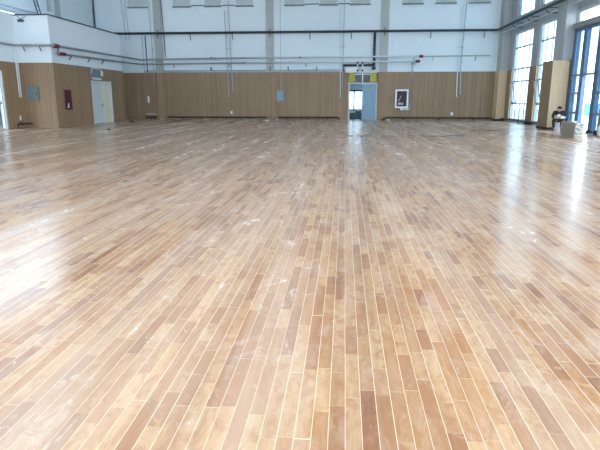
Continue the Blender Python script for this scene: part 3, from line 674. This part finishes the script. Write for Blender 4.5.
# small wall tags
tag(bxobj('wall_switch', (-14.86+1.35, -14.74+1.35, 37.10, 37.14, 1.12, 1.55), 'white_plastic', None, 0.005), 'slim white switch plate on the panelling in the annex corner', 'switch')
def sockets():
    pts = [(-11.0, 0.62, 'left of the two dark sockets low right of leftmost column'), (-10.55, 0.62, 'right of the two dark sockets low right of leftmost column'), (-6.55, 0.55, 'left of the three small sockets left of the middle column'), (-6.2, 0.55, 'middle of the three small sockets left of the middle column'), (-5.8, 0.55, 'right of the three small sockets left of the middle column'),
           (-1.65, 0.55, 'single dark socket low on the panelling left of the doorway'), (6.0, 0.52, 'dark socket low on the panelling right of the fire cabinet'), (8.8, 0.6, 'left of the two sockets low near the right corner'), (9.15, 0.6, 'right of the two sockets low near the right corner'), (3.0, 1.42, 'upper small socket left of the fire cabinet'), (3.0, 1.12, 'lower small socket left of the fire cabinet')]
    for x, z, l in pts:
        r = thing('wall_socket', 'small ' + l, 'socket', (x, 37.14, z), group='sockets on the end wall panelling')
        bxobj('plate', (x-0.045, x+0.045, 37.125, 37.14, z-0.045, z+0.045), 'dark_steel', r, 0.004)
        bxobj('insert', (x-0.025, x+0.025, 37.12, 37.125, z-0.02, z+0.02), 'grey_steel', r)
sockets()
for x, z, l in ((-7.7, 0.47, 'small white outlet on the panelling below the longer conduit'), (7.05, 0.42, 'small white outlet near the floor below the right conduits')):
    tag(bxobj('wall_outlet', (x-0.07, x+0.07, 37.08, 37.14, z-0.1, z+0.1), 'white_plastic', None, 0.01), l, 'socket')
# skirting pipes
def skirting(name, x0, x1, label, endl=False, endr=False, z=0.16):
    r = thing(name, label, 'pipe', ((x0+x1)/2, 37.05, z))
    pts = [(x0, 37.03, z), (x1, 37.03, z)]
    if endr: pts += [(x1+0.12, 36.98, z-0.04), (x1+0.16, 36.95, 0.04)]
    if endl: pts = [(x0-0.16, 36.95, 0.04), (x0-0.12, 36.98, z-0.04)] + pts
    bm = BM(); tube(bm, pts, 0.045, 8); obj('pipe_run', bm, 'black_skirting', r)
    for i in range(3):
        xx = x0 + (x1-x0)*(i+0.5)/3; bxobj('foot', (xx-0.03, xx+0.03, 37.0, 37.07, 0, z), 'black_skirting', r)
skirting('skirting_pipe', -13.7, -12.9, 'black pipe low along the wall left of the leftmost column')
skirting('skirting_pipe', -12.15, -5.25, 'black pipe low along the wall between leftmost and middle columns')
skirting('skirting_pipe', -4.5, -0.5, 'black pipe low along the wall from middle column to doorway', endr=True)
skirting('skirting_pipe', 2.75, 9.6, 'black pipe low along the wall right of the doorway', endl=True)
r = thing('low_rail', 'pale grey tube near the floor between annex and leftmost column', 'pipe', (-13.3, 36.95, 0.3))
bm = BM(); tube(bm, [(-13.6, 36.9, 0.36), (-12.9, 36.9, 0.36)], 0.025, 8); obj('tube', bm, 'pale_steel', r)
for xx in (-13.5, -13.0):
    bm = BM(); tube(bm, [(xx, 36.9, 0.34), (xx, 36.9, 0)], 0.015, 6); obj('leg', bm, 'dark_steel', r)
r = thing('skirting_pipe', 'dark pipe low across the tall windows on the right', 'pipe', (10.05, 31, 0.14))
bm = BM(); tube(bm, [(9.98, 36.1, 0.16), (9.98, 27.75, 0.16)], 0.045, 8); obj('pipe_run', bm, 'dark_steel', r)
for y in (35.2, 32.6, 31.5, 30.2, 28.4): bm = BM(); tube(bm, [(9.98, y, 0.16), (9.98, y, 0.0)], 0.03, 6); obj('foot', bm, 'dark_steel', r)
bm = BM(); tube(bm, [(9.98, 27.9, 0.16), (9.82, 27.8, 0.25), (9.80, 27.78, 0.4)], 0.04, 8); obj('valve', bm, 'dark_steel', r)
# small black pipe in left corner
r = thing('floor_pipe', 'short black bent pipe at the foot of the panelling by the left corner', 'pipe', (-15.4, 25.2, 0.05))
bm = BM(); tube(bm, [(-15.5, 24.95, 0.02), (-15.5, 24.97, 0.19), (-15.45, 25.0, 0.22), (-15.3, 25.42, 0.22), (-15.05, 25.45, 0.22)], 0.04, 8); obj('pipe_run', bm, 'black_skirting', r)
bm = BM(); tube(bm, [(-15.42, 25.1, 0.24), (-15.42, 25.1, 0.38)], 0.035, 8); obj('valve_body', bm, 'dark_steel', r)
bm = BM(); tube(bm, [(-15.42, 25.1, 0.38), (-15.42, 25.1, 0.6)], 0.03, 8); obj('valve_head', bm, 'white_plastic', r)

# ribbed grey louvre panels high on the end wall
vents = [(-14.45, -13.16, 'leftmost ribbed grey vent high above the annex end'), (-11.37, -10.26, 'ribbed grey vent first to the right of the leftmost column'), (-9.26, -8.19, 'ribbed grey vent second to the right of the leftmost column'), (-7.2, -6.08, 'ribbed grey vent third to the right of the leftmost column'),
         (-3.99, -2.75, 'ribbed grey vent first to the right of the middle column'), (-1.72, -0.62, 'ribbed grey vent second to the right of the middle column'), (0.24, 1.48, 'ribbed grey vent above the far doorway'), (3.57, 4.82, 'ribbed grey vent high above the fire cabinet'), (5.64, 6.88, 'ribbed grey vent left of the right conduit pair'), (7.74, 8.98, 'rightmost ribbed grey vent near the corner column')]
for a, b, l in vents:
    r = thing('louvre_vent', l, 'vent', ((a+b)/2, 37.1, 7.3), group='ribbed vents high on the end wall')
    bm = BM(); box(bm, a, b, 37.08, YF, 7.3, 9.0); obj('back_plate', bm, 'vent_grey', r)
    bm = BM(); nr = 14
    for i in range(nr): xx = a + (b-a)*(i+0.5)/nr; box(bm, xx-0.022, xx+0.022, 37.04, 37.08, 7.34, 8.96)
    obj('rib', bm, 'vent_grey', r)['kind'] = 'stuff'
    bm = BM(); box(bm, a-0.05, b+0.05, 37.0, YF, 7.24, 7.30); obj('sill', bm, 'box_grey', r)
for k, (a, b, l) in enumerate(((-10.2, -9.3, 'between first and second vents right of the leftmost column'), (-8.1, -7.3, 'between second and third vents right of the leftmost column'), (-2.7, -1.8, 'between first and second vents right of the middle column'), (-0.55, 0.2, 'left of the vent above the doorway'))):
    bm = BM(); tube(bm, [(a, 37.15, 7.34), (b, 37.15, 7.34)], 0.03, 6); o = obj('link_bar', bm, 'dark_steel'); tag(o, 'thin dark bar ' + l, 'bar', 'bars linking the vents')

# ================================================================ FLOOR ITEMS
bm = BM(); box(bm, -13.0, 9.0, 20.92, 21.06, 0.0, 0.002)
struct('trim_20', bm, 'brass_strip', 'thin dark joint strip running across the floor', 'floor strip')
def floor_plate(x0, x1, y, label):
    r = thing('floor_cover', label, 'floor cover', ((x0+x1)/2, y, 0), group='dark covers along the floor joint')
    bxobj('plate', (x0, x1, y-0.09, y+0.09, 0.0, 0.012), 'dark_rubbish', r)
    bxobj('lifting_tab', ((x0+x1)/2-0.04, (x0+x1)/2+0.04, y-0.02, y+0.02, 0.012, 0.02), 'grey_steel', r)
for x0, x1, y, l in ((0.1, 0.32, 21.05, 'short dark cover on the floor joint below the doorway, left one'), (0.45, 0.98, 21.06, 'longer dark cover on the floor joint below the doorway, right one'), (1.75, 1.95, 21.05, 'small dark cover on the floor joint below the fire cabinet'), (3.3, 3.9, 21.2, 'left dark cover on the floor joint near the right corner'), (4.05, 4.6, 21.6, 'right dark cover on the floor joint near the right corner')): floor_plate(x0, x1, y, l)
def debris(x, y, s, m_, label, cat='debris', h=0.5, n=9, name='debris'):
    bm = BM(); random.seed(int(abs(x*100)+y))
    lo, hi = [], []
    for j in range(n):
        a = 2*math.pi*j/n; k = s*random.uniform(0.6, 1.1); lo.append(bm.verts.new((x+k*math.cos(a)*1.4, y+k*math.sin(a), 0))); hi.append(bm.verts.new((x+k*math.cos(a)*0.9, y+k*math.sin(a)*0.6, s*h*random.uniform(0.6, 1.2))))
    t = bm.verts.new((x, y, s*h*1.2)); bm.faces.new(list(reversed(lo)))
    for j in range(n): bm.faces.new((lo[j], lo[(j+1)%n], hi[(j+1)%n], hi[j])); bm.faces.new((hi[j], hi[(j+1)%n], t))
    tag(obj(name, bm, m_), label, cat)
debris(-10.71, 24.2, 0.10, 'dark_rubbish', 'small dark lump alone on the floor before the annex door')
debris(-13.2, 33.2, 0.13, 'dark_rubbish', 'dark scrap on the floor by the annex wall right of its door')
debris(-12.8, 32.4, 0.20, 'dark_rubbish', 'flat dark scrap on the floor off the annex corner', h=0.08)
debris(-4.95, 34.6, 0.14, 'white_bag', 'white scrap on the floor in front of the middle column, left one')
debris(-4.45, 36.2, 0.10, 'white_bag', 'white scrap on the floor at the foot of the middle column, right one')
debris(-9.3, 36.3, 0.08, 'white_bag', 'tiny white scrap by the wall between leftmost and middle columns')
debris(2.45, 36.5, 0.12, 'dark_rubbish', 'dark lump on the floor at the right foot of the doorway')
debris(2.85, 36.4, 0.12, 'white_bag', 'white scrap on the floor right of the doorway')
debris(5.8, 24.9, 0.22, 'dark_rubbish', 'flat dark patch of scraps on the floor right of the end wall conduits, left one', h=0.08)
debris(6.7, 25.3, 0.34, 'dark_rubbish', 'flat dark patch of scraps on the floor towards the broad pilaster, right one', h=0.06)
debris(8.05, 22.9, 0.10, 'dark_rubbish', 'small brown scrap on the floor left of the board stack', h=0.25)
debris(10.0, 23.35, 0.14, 'dark_rubbish', 'dark lump on the floor against the blue door post', h=0.9)
debris(-12.4, 36.5, 0.11, 'white_bag', 'grey white scrap at the foot of the leftmost column')
# cloudy white bag at the right edge
r = thing('white_bag', 'crumpled white bag by the brown pilaster at the right edge', 'bag', (9.75, 21.6, 0))
bm = BM(); lathe(bm, [(0.10, 0), (0.16, 0.05), (0.17, 0.25), (0.13, 0.42), (0.05, 0.5), (0.07, 0.56)], 14, (9.6, 21.3, 0))
random.seed(3)
for v in bm.verts: v.co += Vector((random.uniform(-.015, .015), random.uniform(-.015, .015), 0))
obj('sack', bm, 'white_bag', r, smooth=True)
bm = BM(); tube(bm, [(9.6+0.06*math.cos(a), 21.3+0.06*math.sin(a), 0.5) for a in [i*math.pi/5 for i in range(11)]], 0.012, 6); obj('tie', bm, 'grey_steel', r)

# stack of packed floorboards
r0 = None
random.seed(11)
zc = 0.0
side = ['lowest', 'second from the bottom', 'third from the bottom', 'fourth from the bottom', 'fourth from the top', 'third from the top', 'second from the top', 'topmost']
NP = 8; ph = 0.058
for k in range(NP):
    dx = random.uniform(-0.012, 0.015); dy = random.uniform(-0.05, 0.05)
    x0, x1, y0, y1 = 8.24+dx, 8.59+dx, 20.32+dy, 21.72+dy*0.4
    r = thing('board_pack', 'pale pack of floorboards, %s in the stack beside the blue door' % side[k], 'board pack', ((x0+x1)/2, (y0+y1)/2, zc), group='stacked floorboard packs')
    bm = BM(); box(bm, x0, x1, y0+0.12, y1-0.1, zc, zc+ph); obj('wrapping', bm, 'pack_card', r, 0.004)
    nb = 4
    for i in range(nb):
        xa = x0 + 0.006 + (x1-x0-0.012)*i/nb; xb = x0 + 0.006 + (x1-x0-0.012)*(i+1)/nb - 0.006
        e = random.uniform(0, 0.09)
        bm = BM(); box(bm, xa, xb, y0+e, y1-random.uniform(0, 0.05), zc+0.004, zc+0.03); box(bm, xa, xb, y0+random.uniform(0, 0.09), y1-random.uniform(0, 0.05), zc+0.034, zc+ph-0.003); obj('board', bm, 'plank_end', r)
    zc += ph + 0.010
# loose board on top
r = thing('loose_board', 'single pale board lying loose on top of the stack', 'board', (8.36, 21.1, zc))
bm = BM(); box(bm, 8.27, 8.35, 20.6, 21.66, zc, zc+0.02); obj('plank', bm, 'pack_board', r, 0.003)
bm = BM(); box(bm, 8.37, 8.53, 21.0, 21.25, zc, zc+0.035); tag(obj('offcut', bm, 'plank_end', None, 0.003), 'short white offcut lying on the board stack', 'offcut')

# ================================================================ PERSON on a bucket
def skin_mesh(name, verts, edges, m_, parent, sub=2, root=0):
    me = bpy.data.meshes.new(name + '_skeleton'); me.from_pydata([v[0] for v in verts], edges, [])
    o = bpy.data.objects.new(name, me); C.objects.link(o)
    md = o.modifiers.new('skin', 'SKIN'); md.use_smooth_shade = True
    sv = me.skin_vertices[0].data if me.skin_vertices else None
    if sv is None:
        bpy.context.view_layer.objects.active = o
        bpy.ops.object.select_all(action='DESELECT'); o.select_set(True)
        bpy.ops.mesh.customdata_skin_add(); sv = me.skin_vertices[0].data
    for i, v in enumerate(verts):
        rr = v[1]; sv[i].radius = rr if isinstance(rr, tuple) else (rr, rr); sv[i].use_root = (i == root)
    s = o.modifiers.new('subd', 'SUBSURF'); s.levels = sub; s.render_levels = sub
    dg = bpy.context.evaluated_depsgraph_get(); dg.update()
    nm = bpy.data.meshes.new_from_object(o.evaluated_get(dg)); nm.name = name
    o.modifiers.clear(); o.data = nm; nm.materials.clear(); nm.materials.append(M[m_])
    for q in nm.polygons: q.use_smooth = True
    if parent: o.parent = parent; o.location = (0, 0, 0)
    return o
PX, PY = 9.66, 25.72
person = thing('person', 'person in black T-shirt with white print sitting hunched on a bucket', 'person', (PX, PY, 0))
person.rotation_euler = (0, 0, math.radians(-27))
# local frame: -y is forward, +x is the person's left (picture right)
V = [((0, 0.02, 0.44), 0.125), ((0, -0.03, 0.56), 0.115), ((0, -0.09, 0.68), 0.125), ((0, -0.15, 0.80), 0.13), ((0, -0.195, 0.85), 0.06), ((0.0, -0.235, 0.875), 0.052),
     ((0.005, -0.275, 0.92), 0.078), ((0.01, -0.275, 0.975), 0.078)]
E = [(0,1),(1,2),(2,3),(3,4),(4,5),(5,6),(6,7)]
def chain(start, pts):
    prev = start
    for q in pts:
        V.append(q); E.append((prev, len(V)-1)); prev = len(V)-1
    return prev
hands = {}
for s in (-1, 1):
    # arms: shoulder, elbow, wrist, palm
    if s < 0: arm = [((s*0.19, -0.15, 0.80), 0.06), ((s*0.25, -0.22, 0.60), 0.043), ((-0.12, -0.40, 0.545), 0.03), ((-0.045, -0.44, 0.555), 0.030)]
    else:     arm = [((s*0.19, -0.15, 0.80), 0.06), ((0.27, -0.21, 0.59), 0.043), ((0.17, -0.40, 0.545), 0.03), ((0.09, -0.44, 0.555), 0.030)]
    w_ = chain(3, arm); hands[s] = w_
    pc = Vector(arm[-1][0]); dirx = -s
    for k, (dz, ln) in enumerate(((0.026, 0.062), (0.010, 0.070), (-0.006, 0.066), (-0.020, 0.052))):
        b0 = pc + Vector((dirx*0.035, -0.01, dz)); b1 = b0 + Vector((dirx*ln*0.6, -0.012, -0.004)); b2 = b1 + Vector((dirx*ln*0.35, 0.016, -0.012))
        chain(w_, [(tuple(b0), 0.010), (tuple(b1), 0.009), (tuple(b2), 0.008)])
    t0 = pc + Vector((dirx*0.008, -0.018, 0.032)); t1 = t0 + Vector((dirx*0.03, -0.018, 0.014))
    chain(w_, [(tuple(t0), 0.011), (tuple(t1), 0.009)])
    # legs: hip, knee, ankle, foot
    leg = [((s*0.11, -0.02, 0.43), 0.09), ((s*0.17, -0.40, 0.46), 0.062), ((s*0.15, -0.36 if s < 0 else -0.30, 0.10), 0.04), ((s*0.15, -0.40 if s < 0 else -0.34, 0.045), 0.035), ((s*0.17, -0.50 if s < 0 else -0.44, 0.035), 0.032)]
    chain(0, leg)
body = skin_mesh('body', V, E, 'skin', person)
# clothes follow the body
SV = [((0, 0.02, 0.46), 0.150), ((0, -0.03, 0.56), 0.143), ((0, -0.09, 0.68), 0.150), ((0, -0.15, 0.80), 0.150), ((0, -0.18, 0.85), 0.075),
      ((-0.19, -0.15, 0.80), 0.082), ((-0.25, -0.22, 0.60), 0.068), ((-0.16, -0.355, 0.556), 0.05), ((0.19, -0.15, 0.80), 0.082), ((0.268, -0.215, 0.595), 0.066)]
shirt = skin_mesh('shirt', SV, [(0,1),(1,2),(2,3),(3,4),(3,5),(5,6),(6,7),(3,8),(8,9)], 'shirt_black', person)
bm = BM()   # white print and the folded white sheet in the hands
for a in range(7):
    pass
vs_ = [(-0.10, -0.335, 0.60), (0.06, -0.35, 0.59), (0.10, -0.335, 0.67), (0.03, -0.325, 0.73), (-0.05, -0.33, 0.70)]
f_ = [bm.verts.new(q) for q in vs_]; g_ = [bm.verts.new((q[0], q[1]+0.02, q[2])) for q in vs_]
bm.faces.new(f_); bm.faces.new(list(reversed(g_)))
for i in range(5): bm.faces.new((f_[i], g_[i], g_[(i+1) % 5], f_[(i+1) % 5]))
o = obj('shirt_print', bm, 'print_white', None, loc=(0,0,0)); o.parent = person
TV = [((0, 0.02, 0.43), 0.135)]; TE = []
for s in (-1, 1):
    n0 = len(TV)
    TV += [((s*0.11, -0.02, 0.43), 0.105), ((s*0.165, -0.25, 0.455), 0.09), ((s*0.17, -0.41, 0.46), 0.080), ((s*0.16, -0.40 if s < 0 else -0.36, 0.27), 0.066), ((s*0.15, -0.36 if s < 0 else -0.30, 0.11), 0.060)]
    TE += [(0, n0), (n0, n0+1), (n0+1, n0+2), (n0+2, n0+3), (n0+3, n0+4)]
skin_mesh('trousers', TV, TE, 'trousers_dark', person)
for s in (-1, 1):
    yb_ = -0.36 if s < 0 else -0.30
    skin_mesh('shoe', [((s*0.15, yb_+0.03, 0.05), 0.045), ((s*0.155, yb_-0.06, 0.045), 0.045), ((s*0.17, yb_-0.17, 0.036), 0.034)], [(0,1),(1,2)], 'shoe_black', person)
# pale sleeve end on the person's left forearm
skin_mesh('cuff', [((0.25, -0.27, 0.580), 0.062), ((0.185, -0.38, 0.552), 0.055)], [(0,1)], 'print_white', person)
# head details
HC = Vector((0.008, -0.275, 0.95))
bm = BM(); ball(bm, HC + Vector((0, 0.014, 0.028)), 0.086, 0.097, 0.088, 18)
for v in list(bm.verts):
    rel = v.co - HC
    if rel.y < -0.035 and rel.z < 0.072: bm.verts.remove(v)
    elif rel.z < -0.03: bm.verts.remove(v)
o = obj('hair', bm, 'hair', None, smooth=True, loc=(0,0,0)); o.parent = person
so = o.modifiers.new('thick', 'SOLIDIFY'); so.thickness = 0.012; so.offset = 0
for nm_, c_, rr, m_ in (('nose', (0.010, -0.332, 0.985), (0.011, 0.016, 0.016), 'skin'), ('mouth', (0.010, -0.322, 0.947), (0.020, 0.006, 0.005), 'maroon'), ('eye', (-0.020, -0.320, 1.005), (0.010, 0.006, 0.006), 'hair'), ('eye', (0.040, -0.320, 1.005), (0.010, 0.006, 0.006), 'hair'), ('ear', (-0.074, -0.235, 0.99), (0.010, 0.016, 0.026), 'skin'), ('ear', (0.090, -0.235, 0.99), (0.010, 0.016, 0.026), 'skin')):
    c_ = (c_[0], c_[1]-0.03, c_[2]-0.045)
    bm = BM(); ball(bm, c_, *rr, 10); o = obj(nm_, bm, m_, None, smooth=True, loc=(0,0,0)); o.parent = person
# phone in the hands
ph_ = BM(); box(ph_, -0.04, 0.04, -0.012, 0.0, 0, 0.13)
o = obj('phone', ph_, 'print_white', None, 0.004, loc=(0,0,0)); o.location = (PX-0.08, PY-0.475, 0.54); o.rotation_euler = (math.radians(-35), 0, math.radians(-27))
tag(o, 'small pale phone held in both hands of the seated person', 'phone')
# bucket
r = thing('bucket', 'white plastic bucket under the seated person', 'bucket', (PX-0.03, PY-0.03, 0))
bm = BM(); lathe(bm, [(0.145, 0), (0.15, 0.01), (0.17, 0.29), (0.182, 0.295), (0.182, 0.33), (0.17, 0.335)], 24, (PX-0.02, PY-0.02, 0)); obj('tub', bm, 'bucket_white', r, smooth=False)
bm = BM(); lathe(bm, [(0.19, 0.335), (0.19, 0.35), (0.17, 0.352)], 24, (PX-0.02, PY-0.02, 0)); obj('lid', bm, 'bucket_white', r)
bm = BM(); tube(bm, [(PX-0.02+0.186*math.cos(a), PY-0.02-0.01-0.19*math.sin(a)*0.9, 0.31-0.14*math.sin(a)) for a in [i*math.pi/8 for i in range(9)]], 0.005, 6); obj('bail_handle', bm, 'pale_steel', r)
